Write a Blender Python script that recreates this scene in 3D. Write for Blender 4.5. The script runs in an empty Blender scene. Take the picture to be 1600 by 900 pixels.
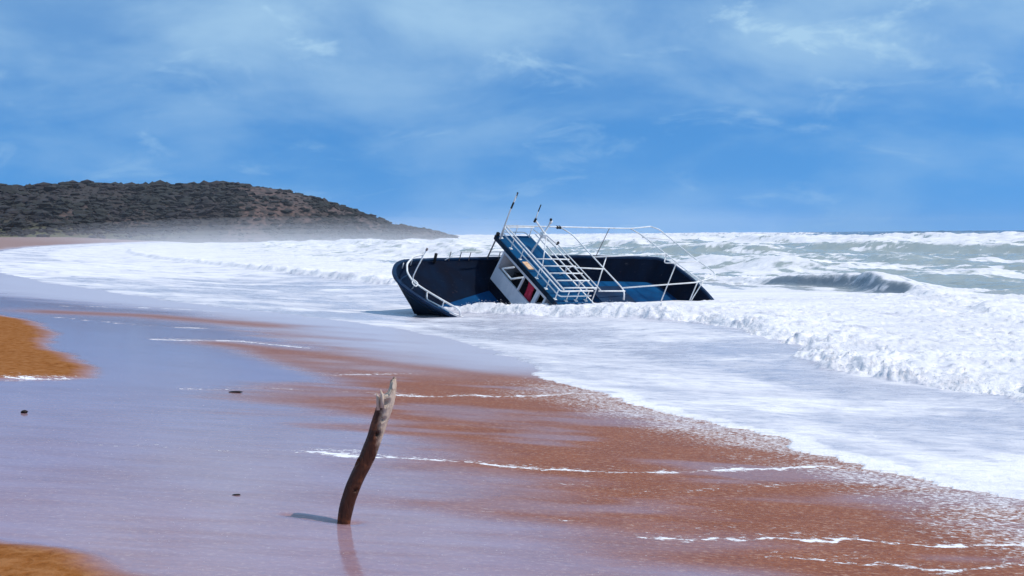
import bpy, bmesh, math, random
import numpy as np
from mathutils import Matrix, Vector

random.seed(7)
RNG = np.random.default_rng(11)
scene = bpy.context.scene
C = scene.collection

# ------------------------------------------------------------------ camera
cam_d = bpy.data.cameras.new('camera')
cam = bpy.data.objects.new('camera', cam_d)
C.objects.link(cam)
scene.camera = cam
FPX = 1900.0                                   # focal length in pixels of a 1600 px wide frame
cam_d.sensor_width = 36.0
cam_d.lens = 36.0 * FPX / 1600.0
cam_d.clip_start = 0.1
cam_d.clip_end = 30000.0
PITCH = math.atan((450 - 365.5) / FPX)
ROLL = -0.009
cam.matrix_world = (Matrix.Translation((0, 0, 3.0)) @ Matrix.Rotation(math.pi / 2 - PITCH, 4, 'X')
                    @ Matrix.Rotation(ROLL, 4, 'Z'))

# ------------------------------------------------------------------ sky, sun, exposure
SUN_EL, SUN_AZ = 52.0, 103.0                   # azimuth clockwise from +Y (view direction) : from the right
world = bpy.data.worlds.new('World')
scene.world = world
world.use_nodes = True
nt = world.node_tree
nt.nodes.clear()


def N(tree, kind, **kw):
    n = tree.nodes.new(kind)
    for k, v in kw.items():
        if k.startswith('i_'):
            n.inputs[k[2:].replace('_', ' ')].default_value = v
        else:
            setattr(n, k, v)
    return n


def LK(tree, a, b):
    tree.links.new(a, b)


out = N(nt, 'ShaderNodeOutputWorld')
bg = N(nt, 'ShaderNodeBackground')
bg.inputs['Strength'].default_value = 0.10
sky = N(nt, 'ShaderNodeTexSky')
sky.sky_type = 'NISHITA'
sky.sun_disc = False
sky.sun_elevation = math.radians(SUN_EL)
sky.sun_rotation = math.radians(SUN_AZ)
sky.air_density = 1.0
sky.dust_density = 0.25
sky.ozone_density = 1.6
tint = N(nt, 'ShaderNodeMix', data_type='RGBA', blend_type='MULTIPLY')
tint.inputs['Factor'].default_value = 1.0
tint.inputs['B'].default_value = (0.33, 0.95, 1.46, 1)
LK(nt, sky.outputs['Color'], tint.inputs['A'])
tc = N(nt, 'ShaderNodeTexCoord')
sep = N(nt, 'ShaderNodeSeparateXYZ')
LK(nt, tc.outputs['Generated'], sep.inputs[0])
# stormy air keeps the sky blue right down to the horizon: look the clear-sky colour up a little higher
zup = N(nt, 'ShaderNodeMath', operation='MULTIPLY_ADD')
LK(nt, sep.outputs['Z'], zup.inputs[0]); zup.inputs[1].default_value = 0.78; zup.inputs[2].default_value = 0.22
vup = N(nt, 'ShaderNodeCombineXYZ')
LK(nt, sep.outputs['X'], vup.inputs['X']); LK(nt, sep.outputs['Y'], vup.inputs['Y']); LK(nt, zup.outputs[0], vup.inputs['Z'])
vn = N(nt, 'ShaderNodeVectorMath', operation='NORMALIZE')
LK(nt, vup.outputs[0], vn.inputs[0]); LK(nt, vn.outputs[0], sky.inputs['Vector'])
# cloud deck: direction projected on to a plane overhead, softened towards the horizon
den = N(nt, 'ShaderNodeMath', operation='ADD')
LK(nt, sep.outputs['Z'], den.inputs[0])
den.inputs[1].default_value = 0.30
dx = N(nt, 'ShaderNodeMath', operation='DIVIDE')
dy = N(nt, 'ShaderNodeMath', operation='DIVIDE')
LK(nt, sep.outputs['X'], dx.inputs[0]); LK(nt, den.outputs[0], dx.inputs[1])
LK(nt, sep.outputs['Y'], dy.inputs[0]); LK(nt, den.outputs[0], dy.inputs[1])
comb = N(nt, 'ShaderNodeCombineXYZ')
LK(nt, dx.outputs[0], comb.inputs['X']); LK(nt, dy.outputs[0], comb.inputs['Y'])
comb.inputs['Z'].default_value = 29.51
n1 = N(nt, 'ShaderNodeTexNoise', i_Scale=2.0, i_Detail=7.0, i_Roughness=0.56, i_Distortion=0.25)
LK(nt, comb.outputs[0], n1.inputs['Vector'])
cr = N(nt, 'ShaderNodeMapRange', interpolation_type='SMOOTHSTEP')
LK(nt, n1.outputs['Fac'], cr.inputs['Value'])
cr.inputs['From Min'].default_value = 0.36
cr.inputs['From Max'].default_value = 0.70
n2 = N(nt, 'ShaderNodeTexNoise', i_Scale=4.6, i_Detail=6.0, i_Roughness=0.6, i_Distortion=0.5)
LK(nt, comb.outputs[0], n2.inputs['Vector'])
cr2 = N(nt, 'ShaderNodeMapRange', interpolation_type='SMOOTHSTEP')
LK(nt, n2.outputs['Fac'], cr2.inputs['Value'])
cr2.inputs['From Min'].default_value = 0.54
cr2.inputs['From Max'].default_value = 0.72
cadd = N(nt, 'ShaderNodeMath', operation='MULTIPLY_ADD')
LK(nt, cr2.outputs[0], cadd.inputs[0])
cadd.inputs[1].default_value = 0.5
cm = N(nt, 'ShaderNodeMath', operation='MULTIPLY_ADD')
cm.inputs[2].default_value = 0.06
LK(nt, cr.outputs[0], cm.inputs[0])
cm.inputs[1].default_value = 0.62
LK(nt, cm.outputs[0], cadd.inputs[2])
# clouds thicken overhead
el = N(nt, 'ShaderNodeMapRange', interpolation_type='SMOOTHSTEP')
LK(nt, sep.outputs['Z'], el.inputs['Value'])
el.inputs['From Min'].default_value = 0.02
el.inputs['From Max'].default_value = 0.19
el.inputs['To Min'].default_value = 0.42
el.inputs['To Max'].default_value = 1.0
veil = N(nt, 'ShaderNodeMapRange', interpolation_type='SMOOTHSTEP')      # thin high overcast above the open horizon
LK(nt, sep.outputs['Z'], veil.inputs['Value'])
veil.inputs['From Min'].default_value = 0.08
veil.inputs['From Max'].default_value = 0.21
veil.inputs['To Max'].default_value = 0.26
cf = N(nt, 'ShaderNodeMath', operation='MULTIPLY_ADD', use_clamp=True)
LK(nt, cadd.outputs[0], cf.inputs[0]); LK(nt, el.outputs[0], cf.inputs[1]); LK(nt, veil.outputs[0], cf.inputs[2])
cmix = N(nt, 'ShaderNodeMix', data_type='RGBA')
LK(nt, cf.outputs[0], cmix.inputs['Factor'])
LK(nt, tint.outputs['Result'], cmix.inputs['A'])
cmix.inputs['B'].default_value = (3.9, 6.2, 8.5, 1)
LK(nt, cmix.outputs['Result'], bg.inputs['Color'])
LK(nt, bg.outputs[0], out.inputs['Surface'])

sun_d = bpy.data.lights.new('sun', 'SUN')
sun_d.energy = 3.3
sun_d.angle = math.radians(0.5)
sun_d.color = (1.0, 0.95, 0.88)
sun = bpy.data.objects.new('sun', sun_d)
C.objects.link(sun)
_e, _a = math.radians(SUN_EL), math.radians(SUN_AZ)
SUN_DIR = Vector((math.sin(_a) * math.cos(_e), math.cos(_a) * math.cos(_e), math.sin(_e)))
sun.rotation_euler = SUN_DIR.to_track_quat('Z', 'Y').to_euler()
sun.location = (40, 0, 60)

scene.view_settings.view_transform = 'Standard'
scene.view_settings.look = 'None'
scene.view_settings.gamma = 1.0
scene.view_settings.use_curve_mapping = False
scene.view_settings.exposure = 0.0
scene.cycles.volume_bounces = 4


# ------------------------------------------------------------------ helpers
def hash2(ix, iy, seed):
    h = (ix.astype(np.int64) * 374761393 + iy.astype(np.int64) * 668265263 + seed * 1442695041) & 0xFFFFFFFF
    h = ((h ^ (h >> 13)) * 1274126177) & 0xFFFFFFFF
    h = (h ^ (h >> 16)) & 0xFFFFFFFF
    return h.astype(np.float64) / 4294967295.0


def vnoise(x, y, seed=0):
    x = np.asarray(x, float); y = np.asarray(y, float)
    ix = np.floor(x); iy = np.floor(y)
    fx = x - ix; fy = y - iy
    fx = fx * fx * fx * (fx * (fx * 6 - 15) + 10); fy = fy * fy * fy * (fy * (fy * 6 - 15) + 10)
    a = hash2(ix, iy, seed); b = hash2(ix + 1, iy, seed)
    c = hash2(ix, iy + 1, seed); d = hash2(ix + 1, iy + 1, seed)
    return (a * (1 - fx) + b * fx) * (1 - fy) + (c * (1 - fx) + d * fx) * fy


def fbm(x, y, seed=0, octaves=4, gain=0.5):
    r = 0; amp = 1; tot = 0
    ca, sa = 0.8, 0.6
    for o in range(octaves):
        r = r + amp * vnoise(x, y, seed + o * 17)
        tot += amp
        amp *= gain
        x, y = (x * ca - y * sa) * 2.03, (x * sa + y * ca) * 2.03
    return r / tot


def sstep(a, b, x):
    t = np.clip((x - a) / (b - a), 0, 1)
    return t * t * (3 - 2 * t)


def mesh_from(name, verts, faces, smooth=True):
    me = bpy.data.meshes.new(name)
    me.from_pydata([tuple(v) for v in verts], [], faces)
    if smooth:
        me.polygons.foreach_set('use_smooth', [True] * len(me.polygons))
    me.update()
    return me


def grid_mesh(name, X, Y, Z, keep=None, attrs=None):
    """fast quad grid from 2-D arrays, faces dropped where keep is False"""
    R, K = X.shape
    idx = np.arange(R * K).reshape(R, K)
    q = np.stack([idx[:-1, :-1], idx[:-1, 1:], idx[1:, 1:], idx[1:, :-1]], -1).reshape(-1, 4)
    V = np.stack([X, Y, Z], -1).reshape(-1, 3)
    if keep is not None:
        kf = keep.reshape(-1)
        ok = kf[q].any(1)
        q = q[ok]
    used = np.zeros(len(V), bool); used[q] = True
    remap = np.cumsum(used) - 1
    q = remap[q]; V = V[used]
    me = bpy.data.meshes.new(name)
    me.vertices.add(len(V)); me.vertices.foreach_set('co', V.astype(np.float32).ravel())
    me.loops.add(len(q) * 4); me.loops.foreach_set('vertex_index', q.astype(np.int32).ravel())
    me.polygons.add(len(q))
    me.polygons.foreach_set('loop_start', (np.arange(len(q)) * 4).astype(np.int32))
    me.polygons.foreach_set('loop_total', np.full(len(q), 4, np.int32))
    me.polygons.foreach_set('use_smooth', np.ones(len(q), bool))
    me.update(calc_edges=True)
    me.validate()
    for k, a in (attrs or {}).items():
        at = me.attributes.new(k, 'FLOAT', 'POINT')
        at.data.foreach_set('value', a.reshape(-1)[used].astype(np.float32))
    return me


def tri_mesh(name, V, T, attrs=None, smooth=True):
    me = bpy.data.meshes.new(name)
    me.vertices.add(len(V)); me.vertices.foreach_set('co', V.astype(np.float32).ravel())
    me.loops.add(len(T) * 3); me.loops.foreach_set('vertex_index', T.astype(np.int32).ravel())
    me.polygons.add(len(T))
    me.polygons.foreach_set('loop_start', (np.arange(len(T)) * 3).astype(np.int32))
    me.polygons.foreach_set('loop_total', np.full(len(T), 3, np.int32))
    me.polygons.foreach_set('use_smooth', np.full(len(T), smooth, bool))
    me.update(calc_edges=True)
    for k, a in (attrs or {}).items():
        at = me.attributes.new(k, 'FLOAT', 'POINT')
        at.data.foreach_set('value', a.astype(np.float32))
    return me


def obj(name, me, mat=None, parent=None):
    o = bpy.data.objects.new(name, me)
    C.objects.link(o)
    if mat is not None:
        me.materials.append(mat)
    if parent is not None:
        o.parent = parent
    return o


def tag(o, label=None, cat=None, group=None, kind=None):
    if label: o['label'] = label
    if cat: o['category'] = cat
    if group: o['group'] = group
    if kind: o['kind'] = kind
    return o


def new_mat(name):
    m = bpy.data.materials.new(name)
    m.use_nodes = True
    t = m.node_tree
    b = t.nodes['Principled BSDF']
    return m, t, b


def attr(t, name):
    n = N(t, 'ShaderNodeAttribute')
    n.attribute_name = name
    return n.outputs['Fac']


def math_n(t, op, a, b=None, c=None, clamp=False):
    n = N(t, 'ShaderNodeMath', operation=op, use_clamp=clamp)
    for i, v in enumerate((a, b, c)):
        if v is None: continue
        if isinstance(v, (int, float)): n.inputs[i].default_value = v
        else: LK(t, v, n.inputs[i])
    return n.outputs[0]


def mixc(t, f, a, b, blend='MIX'):
    n = N(t, 'ShaderNodeMix', data_type='RGBA', blend_type=blend)
    for k, v in (('Factor', f), ('A', a), ('B', b)):
        if isinstance(v, (int, float)): n.inputs[k].default_value = v
        elif isinstance(v, tuple): n.inputs[k].default_value = (*v, 1) if len(v) == 3 else v
        else: LK(t, v, n.inputs[k])
    return n.outputs['Result']


def rng(t, v, a, b, c=0.0, d=1.0, smooth=True):
    n = N(t, 'ShaderNodeMapRange', interpolation_type='SMOOTHSTEP' if smooth else 'LINEAR')
    LK(t, v, n.inputs['Value'])
    for k, x in (('From Min', a), ('From Max', b), ('To Min', c), ('To Max', d)):
        if isinstance(x, (int, float)): n.inputs[k].default_value = x
        else: LK(t, x, n.inputs[k])
    return n.outputs['Result']


def noise(t, vec, scale, detail=4.0, rough=0.55, dist=0.0):
    n = N(t, 'ShaderNodeTexNoise', i_Scale=scale, i_Detail=detail, i_Roughness=rough, i_Distortion=dist)
    if vec is not None: LK(t, vec, n.inputs['Vector'])
    return n.outputs['Fac']


def mapping(t, vec, scale=(1, 1, 1), rot=(0, 0, 0)):
    n = N(t, 'ShaderNodeMapping')
    n.inputs['Scale'].default_value = scale
    n.inputs['Rotation'].default_value = rot
    LK(t, vec, n.inputs['Vector'])
    return n.outputs[0]


def bump(t, h, strength, dist, b, prev=None):
    n = N(t, 'ShaderNodeBump')
    n.inputs['Distance'].default_value = dist
    if isinstance(strength, (int, float)): n.inputs['Strength'].default_value = strength
    else: LK(t, strength, n.inputs['Strength'])
    LK(t, h, n.inputs['Height'])
    if prev is not None: LK(t, prev, n.inputs['Normal'])
    if b is not None: LK(t, n.outputs[0], b.inputs['Normal'])
    return n.outputs[0]


# ------------------------------------------------------------------ shore geometry (world metres)
# s = distance inland from the mean swash edge, t = distance along the shore (running away to the left)
def st(x, y):
    t = -0.387 * (x - 9.3) + 0.922 * y
    bend = 0.0004 * np.clip(t - 150, 0, 520) ** 2      # the bay swings round to the headland
    return 8.57 - 0.922 * x - 0.387 * y + bend, t


def beach_z(x, y, fine=True):
    s, t = st(x, y)
    z = 0.4 + 0.07 * s
    z = np.where(s > 10, 0.4 + 0.7 + 0.062 * (s - 10), z)
    z = np.where(s > 45, 3.27 + 0.01 * (s - 45), z)
    z = np.where(s < -8, -0.16 + 0.03 * (s + 8), z)
    z = np.maximum(z, -6)
    if fine:
        dry = dry_mask(s, t)
        z = z + 0.03 * dry * (0.6 + 0.8 * fbm(x * 1.3, y * 1.3, 5, 3)) - 0.004
    return z


def dry_mask(s, t):
    # upper limit of the wet sheet: scalloped by beach cusps
    lim = np.interp(t, [0, 9, 11.2, 11.65, 12.0, 12.2, 12.6, 14, 17, 21.6, 22.35, 22.6, 24.16, 25.8, 28.4, 31.9, 35.5, 37.8, 39.5, 45, 70, 120, 240, 400],
                    [7.4, 7.6, 7.95, 8.14, 8.40, 8.62, 9.1, 10.2, 10.9, 10.2, 8.6, 7.5, 7.24, 7.51, 7.84, 7.67, 7.91, 8.6, 9.6, 11.0, 11.0, 10.8, 10.5, 10.5])
    wob = (fbm(s * 1.2, t * 1.2, 31, 3) - 0.5) * 0.35 + (fbm(s * 7, t * 7, 37, 2) - 0.5) * 0.07
    return sstep(-0.28, 0.32, s - lim + wob)


SW_T = [0, 22.0, 23.8, 25.4, 27.9, 31, 34, 38, 41.5, 50, 66, 80, 120, 300, 800]
SW_S = [-0.35, -0.4, -0.55, -1.0, -1.7, -2.2, -2.4, -2.2, -1.2, 2.5, 6.5, 8.6, 9.4, 9.8, 9.8]
FR_T = [0, 18.9, 22.4, 24.5, 28.4, 34.0, 36.7, 39.5, 42.1, 43.7, 45.8, 46.6, 48.0, 49.5, 53, 60, 70, 90, 200, 800]
FR_S = [-7.0, -7.1, -7.4, -7.5, -9.2, -11.5, -11.9, -11.1, -9.3, -8.2, -7.2, -5.6, -3.2, -6.5, -9.5, -11, -12, -12, -10, -10]
W2_T = [0, 25, 31.4, 35.9, 43.0, 47, 51.2, 55.5, 60, 75, 120]
W2_S = [-17, -18.5, -19.8, -22.4, -27.0, -29.2, -30.4, -31.0, -30.0, -29, -30]


def sea_fields(x, y):
    s, t = st(x, y)
    r = np.hypot(x, y)
    q = -s
    zb = beach_z(x, y, False)
    # ragged swash edge
    edge = np.interp(t, SW_T, SW_S) + (fbm(t * 0.9, s * 0.25, 3, 4) - 0.5) * 0.9 + (fbm(t * 4.2, s * 1.5, 4, 3) - 0.5) * 0.28
    din = edge - s                                  # > 0 inside the water
    film = 0.006 + 0.016 * sstep(0, 0.6, din) + 0.03 * sstep(0.4, 4, din)
    film = np.where(din < 0, -0.03, film)
    near = 1 - sstep(60, 160, r)
    # inner bore
    fr = np.interp(t, FR_T, FR_S) + (fbm(t * 0.35, s * 0.1, 21, 3) - 0.5) * 1.2 * near + (fbm(t * 2.2, s * 0.6, 22, 3) - 0.5) * 0.8
    db = fr - s                                     # > 0 behind the front
    Hb = 0.20 + 0.14 * sstep(28, 36, t) + 0.07 * sstep(38, 42, t) + 0.26 * (fbm(t * 0.5, s * 0.06, 23, 3) - 0.5)
    Hb = Hb * (1 - 0.92 * sstep(45.7, 47.0, t) * (1 - sstep(52, 70, t)))
    bore = Hb * sstep(-0.15, 0.75, db) * (0.42 + 0.58 * np.exp(-np.clip(db, 0, 60) / 3.6))
    foamB = sstep(-0.1, 0.2, db)
    # wave 2 (steep little breaker beyond the bore)
    c2 = np.interp(t, W2_T, W2_S) + (fbm(t * 0.3, s * 0.05, 41, 3) - 0.5) * 2.0
    d2 = c2 - s
    H2 = np.interp(t, [25, 31, 36, 42, 44.5, 47, 50, 54, 57, 60, 70], [.1, .12, .15, .18, .22, .34, .78, .66, .52, .18, .12]) + 0.5 * (fbm(t * 0.7, s * 0.2, 44, 3) - 0.5)
    H2 = H2 * near
    w2 = H2 * np.where(d2 < 0, np.exp(-(d2 / 0.60) ** 2), np.exp(-(d2 / 3.2) ** 2))
    # outer swell and breakers
    zw = np.zeros_like(s); crest = np.zeros_like(s)
    face = np.zeros_like(s)
    for i, (q0, H, wf, wb) in enumerate([(46, .55, 2.2, 5), (60, .75, 2.6, 6), (78, .8, 3, 7), (100, .85, 3.5, 8), (126, .9, 4, 10),
                                         (158, 1.35, 4, 12), (188, 1.1, 5, 12), (226, 1.2, 6, 14), (275, 1.1, 8, 16), (335, 1.1, 9, 18),
                                         (410, 1.2, 10, 20), (500, 1.2, 12, 24), (620, 1.3, 14, 26), (780, 1.4, 16, 30), (980, 1.4, 20, 36)]):
        lam = 7 + q0 * 0.16
        cq = q0 + (fbm(t / lam, q * 0.01 + i, 60 + i, 3) - 0.5) * lam * 0.9
        dq = q - cq
        Hm = H * (0.15 + 1.45 * sstep(0.3, 0.75, fbm(t / (lam * 1.5), i + q * 0.004, 90 + i, 2)))
        p = np.where(dq < 0, np.exp(-(dq / wf) ** 2), np.exp(-(dq / wb) ** 2))
        zw = zw + Hm * p
        crest = np.maximum(crest, (1 - 0.75 * (q0 > 230)) * np.where(dq < 0, np.exp(-(dq / (wf * .5)) ** 2), np.exp(-(dq / (wb * .35)) ** 2)) * sstep(0.55, 1.0, Hm / H))
    deep = sstep(22, 48, q)
    chop = (fbm(s * 0.55, t * 0.30, 51, 4) - 0.5) * 0.75 * deep * (1 + 0.8 * sstep(100, 400, q))
    chop = chop + (fbm(s * 0.14, t * 0.07, 55, 3) - 0.5) * 0.9 * deep * sstep(60, 250, q)
    # base level
    lvl = 0.10 + 0.0 * s
    # foam turbulence
    inf = foamB * (1 - sstep(30, 46, q))
    x0, y0 = x, y
    wpx = (fbm(x * 0.9, y * 0.9, 75, 3) - .5) * 1.6; wpy = (fbm(x * 0.9 + 9, y * 0.9, 76, 3) - .5) * 1.6
    x, y = x + wpx, y * 0.8 + wpy
    bil = 0.55 * np.abs(2 * vnoise(x * 1.5, y * 1.5, 71) - 1) + 0.8 * np.abs(2 * vnoise(x * 4.3 + 7, y * 4.3, 72) - 1) + 0.5 * np.abs(2 * vnoise(x * 9.3, y * 9.3 + 3, 73) - 1)
    rough = inf * (1 - 0.85 * sstep(45.8, 47.0, t) * (1 - sstep(52, 66, t))) * ((bil - 0.85) * 0.125 + (fbm(x * 0.8, y * 0.8, 74, 3) - 0.5) * 0.26)
    x, y = x0, y0
    rough = rough * (0.7 + 0.9 * (fbm(s * 0.6, t * 0.4, 77, 3) - 0.35)) * (0.45 + 0.9 * np.exp(-np.clip(db, 0, 99) / 3.0) + 0.5 * np.exp(-(d2 / 3) ** 2))
    ripple = (fbm(s * 1.6, t * 0.8, 81, 3) - 0.5) * 0.055 * sstep(0.3, 2.0, din) * (1 - foamB)
    ripple = ripple + (fbm(s * 0.35, t * 0.2, 82, 3) - 0.5) * 0.07 * sstep(1, 4, din) * (1 - foamB)
    z = np.maximum(zb + film, lvl + bore * (0.9) + rough) + np.where(s < edge, bore * 0.1 + ripple, 0)
    z = z + w2 * sstep(-3, 1, db) + zw * sstep(36, 44, q) + chop
    z = np.where(din < 0, zb - 0.03, z)
    # sheltered water close round the hull stays low enough to show the boat
    # ---- foam
    nA = fbm(s * 0.22, t * 0.10, 101, 5, 0.55)
    nB = fbm(s * 0.9, t * 0.45, 107, 4, 0.6)
    tong = sstep(-2.0, 2.0, (t - (74 + (6.7 - s) * 1.47)) + (nB - .5) * 9) * (1 - sstep(100, 130, t) * sstep(2, 5, s)) * (s < edge)
    cov = np.interp(q, [0, 20, 28, 34, 60, 110, 138, 150, 215, 245, 300, 500, 3000],
                    [.92, .86, .68, .44, .34, .30, .40, .84, .80, .28, .14, .10, .06])
    left = sstep(45, 75, t) * (1 - sstep(40, 80, q))
    cov = np.maximum(cov, left * 0.60)
    thr = 1 - cov
    nm = 0.6 * nA + 0.4 * nB
    open_f = sstep(thr - 0.17, thr + 0.17, 0.5 + (nm - 0.5) * 1.9)
    foam = np.maximum(foamB * open_f, tong * (0.45 + 0.5 * sstep(0.35, 0.6, nB)))
    foam = np.maximum(foam, foamB * sstep(14, 3, db))
    foam = np.maximum(foam, 0.9 * crest * sstep(0.35, 0.6, nB + 0.15 * crest))
    # wave-2 face: shade painted with darker water colour and less foam, crest white
    fc = np.exp(-((d2 + 0.65) / 0.65) ** 2) * sstep(0.28, 0.5, H2)
    foam = foam * (1 - 0.95 * fc * sstep(0.36, 0.52, nB))
    foam = np.maximum(foam, sstep(-0.3, 0.0, d2) * (1 - sstep(0.8, 1.8, d2)) * near * 0.95)
    # rim of the swash sheet
    rimw = 0.30 + 0.5 * fbm(t * 0.6, s * 0.2, 111, 2)
    rim = (1 - sstep(rimw * 0.5, rimw, din)) * (din > -0.1) * (1 - sstep(21.5, 25.5, t) * 0.93)
    foam = np.maximum(foam, rim * (0.75 + 0.5 * (nB - .3)))
    milk = 1 - sstep(18, 36, q)
    # calm milky apron between swash edge and bore: patchy
    apron = milk * (1 - foamB) * (0.42 + 0.24 * sstep(0.35, 0.65, fbm(s * 0.5, t * 0.3, 121, 4)))
    apron = apron * (1 - 0.25 * sstep(20.5, 26, t) * (1 - sstep(60, 90, t)))
    foam = np.maximum(foam, apron)
    deep_shade = np.maximum(sstep(200, 420, q), 0.75 * np.clip(fc, 0, 1))  # far deep water, and the breaker face's shade as colour
    milk = milk * (1 - 0.9 * np.clip(fc, 0, 1))
    return z, np.clip(foam, 0, 1), milk, deep_shade, din


def columns(inner, n_in, outer, n_out):
    a = np.concatenate([np.linspace(-outer, -inner, n_out, endpoint=False), np.linspace(-inner, inner, n_in), np.linspace(inner, outer, n_out + 1)[1:]])
    return np.radians(a)


def geo(a, b, f):
    n = int(math.ceil(math.log(b / a) / f))
    return np.exp(np.linspace(math.log(a), math.log(b), n + 1))


# ------------------------------------------------------------------ materials of the ground and water
def sand_material():
    m, t, b = new_mat('beach_sand')
    g = N(t, 'ShaderNodeNewGeometry').outputs['Position']
    dry = attr(t, 'dry'); calm = attr(t, 'calm'); foam = attr(t, 'foam'); speck = attr(t, 'speck')
    fine = noise(t, g, 55, 3, 0.6)
    blot = noise(t, mapping(t, g, (1, 1, 1), (0, 0, 0.4)), 1.6, 5, 0.6)
    band = noise(t, mapping(t, g, (0.5, 2.2, 1), (0, 0, 0.05)), 1.3, 5, 0.62)
    wetc = mixc(t, blot, (0.235, 0.066, 0.024), (0.40, 0.130, 0.042))
    wetc = mixc(t, rng(t, fine, 0.3, 0.7), wetc, mixc(t, 0.5, wetc, (0.12, 0.04, 0.03)))
    grit = noise(t, mapping(t, g, (0.7, 1.0, 1)), 26, 4, 0.75)
    wetc = mixc(t, rng(t, grit, 0.53, 0.66, 0, 0.65), wetc, (0.50, 0.29, 0.20))
    wetc = mixc(t, rng(t, grit, 0.46, 0.34, 0, 0.6), wetc, (0.13, 0.030, 0.015))
    dryc = mixc(t, blot, (0.24, 0.082, 0.022), (0.32, 0.118, 0.034))
    dryc = mixc(t, rng(t, fine, 0.35, 0.75, 0, 0.55), dryc, (0.20, 0.07, 0.022))
    lump = noise(t, g, 7.0, 5, 0.7, 0.3)
    dryc = mixc(t, rng(t, lump, 0.40, 0.62, 0.0, 0.6), dryc, (0.40, 0.18, 0.075))
    dryc = mixc(t, rng(t, lump, 0.42, 0.30, 0.0, 0.7), dryc, (0.15, 0.05, 0.018))
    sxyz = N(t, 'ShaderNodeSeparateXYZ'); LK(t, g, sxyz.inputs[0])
    dryc = mixc(t, rng(t, sxyz.outputs['Y'], 60, 260), dryc, (0.30, 0.21, 0.20))   # haze over the far bay sand, put into its colour
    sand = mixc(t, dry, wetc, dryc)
    # sky sheen on the receding sheet, painted into the sand colour as lilac-grey
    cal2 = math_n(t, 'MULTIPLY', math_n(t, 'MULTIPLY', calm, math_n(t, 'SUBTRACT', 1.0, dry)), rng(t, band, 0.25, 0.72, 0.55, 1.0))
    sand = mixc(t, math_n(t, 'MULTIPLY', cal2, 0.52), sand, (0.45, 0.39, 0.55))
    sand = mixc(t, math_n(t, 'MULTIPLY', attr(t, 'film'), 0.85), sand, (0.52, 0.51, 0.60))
    # foam
    fn = noise(t, mapping(t, g, (1.0, 1.6, 1)), 11, 7, 0.74, 0.6)
    fsum = math_n(t, 'ADD', foam, math_n(t, 'MULTIPLY', math_n(t, 'SUBTRACT', fn, 0.5), 2.4))
    fm = math_n(t, 'MULTIPLY', rng(t, fsum, 0.42, 0.62), rng(t, foam, 0.02, 0.18))
    sn = noise(t, mapping(t, g, (0.8, 1.3, 1)), 20, 5, 0.7, 0.6)
    sp = math_n(t, 'MULTIPLY', rng(t, math_n(t, 'ADD', sn, math_n(t, 'MULTIPLY', speck, 0.22)), 0.66, 0.80), rng(t, speck, 0.02, 0.2))
    fm = math_n(t, 'MAXIMUM', fm, math_n(t, 'MULTIPLY', sp, 0.85))
    # scattered glints on bubbles, painted as white dots
    bn = noise(t, g, 38, 2, 0.5)
    bub_glint = math_n(t, 'MULTIPLY', rng(t, bn, 0.735, 0.77), math_n(t, 'SUBTRACT', 1.0, dry))
    fm = math_n(t, 'MAXIMUM', fm, math_n(t, 'MULTIPLY', bub_glint, 0.6))
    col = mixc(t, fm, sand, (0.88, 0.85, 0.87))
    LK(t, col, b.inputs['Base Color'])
    wetr = mix_f(t, calm, 0.45, 0.09)
    wetr = mix_f(t, attr(t, 'film'), wetr, 0.36)
    r = mix_f(t, dry, wetr, 0.85)
    r = mix_f(t, fm, r, 0.75)
    LK(t, r, b.inputs['Roughness'])
    b.inputs['IOR'].default_value = 1.36
    spc = mix_f(t, dry, mix_f(t, calm, 0.14, 0.62), 0.0)
    LK(t, spc, b.inputs['Specular IOR Level'])
    rip = noise(t, mapping(t, g, (0.55, 1.5, 1), (0, 0, -0.15)), 5.5, 4, 0.6, 0.3)
    n1 = bump(t, rip, mix_f(t, calm, 0.32, 0.035), 0.05, None)
    n2 = bump(t, fine, mix_f(t, dry, mix_f(t, calm, 0.10, 0.0), 0.55), 0.006, None, n1)
    n2 = bump(t, lump, math_n(t, 'MULTIPLY', dry, 0.6), 0.05, None, n2)
    bump(t, fm, 0.5, 0.012, b, n2)
    return m


def mix_f(t, f, a, b):
    n = N(t, 'ShaderNodeMix', data_type='FLOAT')
    for k, v in (('Factor', f), ('A', a), ('B', b)):
        if isinstance(v, (int, float)): n.inputs[k].default_value = v
        else: LK(t, v, n.inputs[k])
    return n.outputs['Result']


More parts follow.
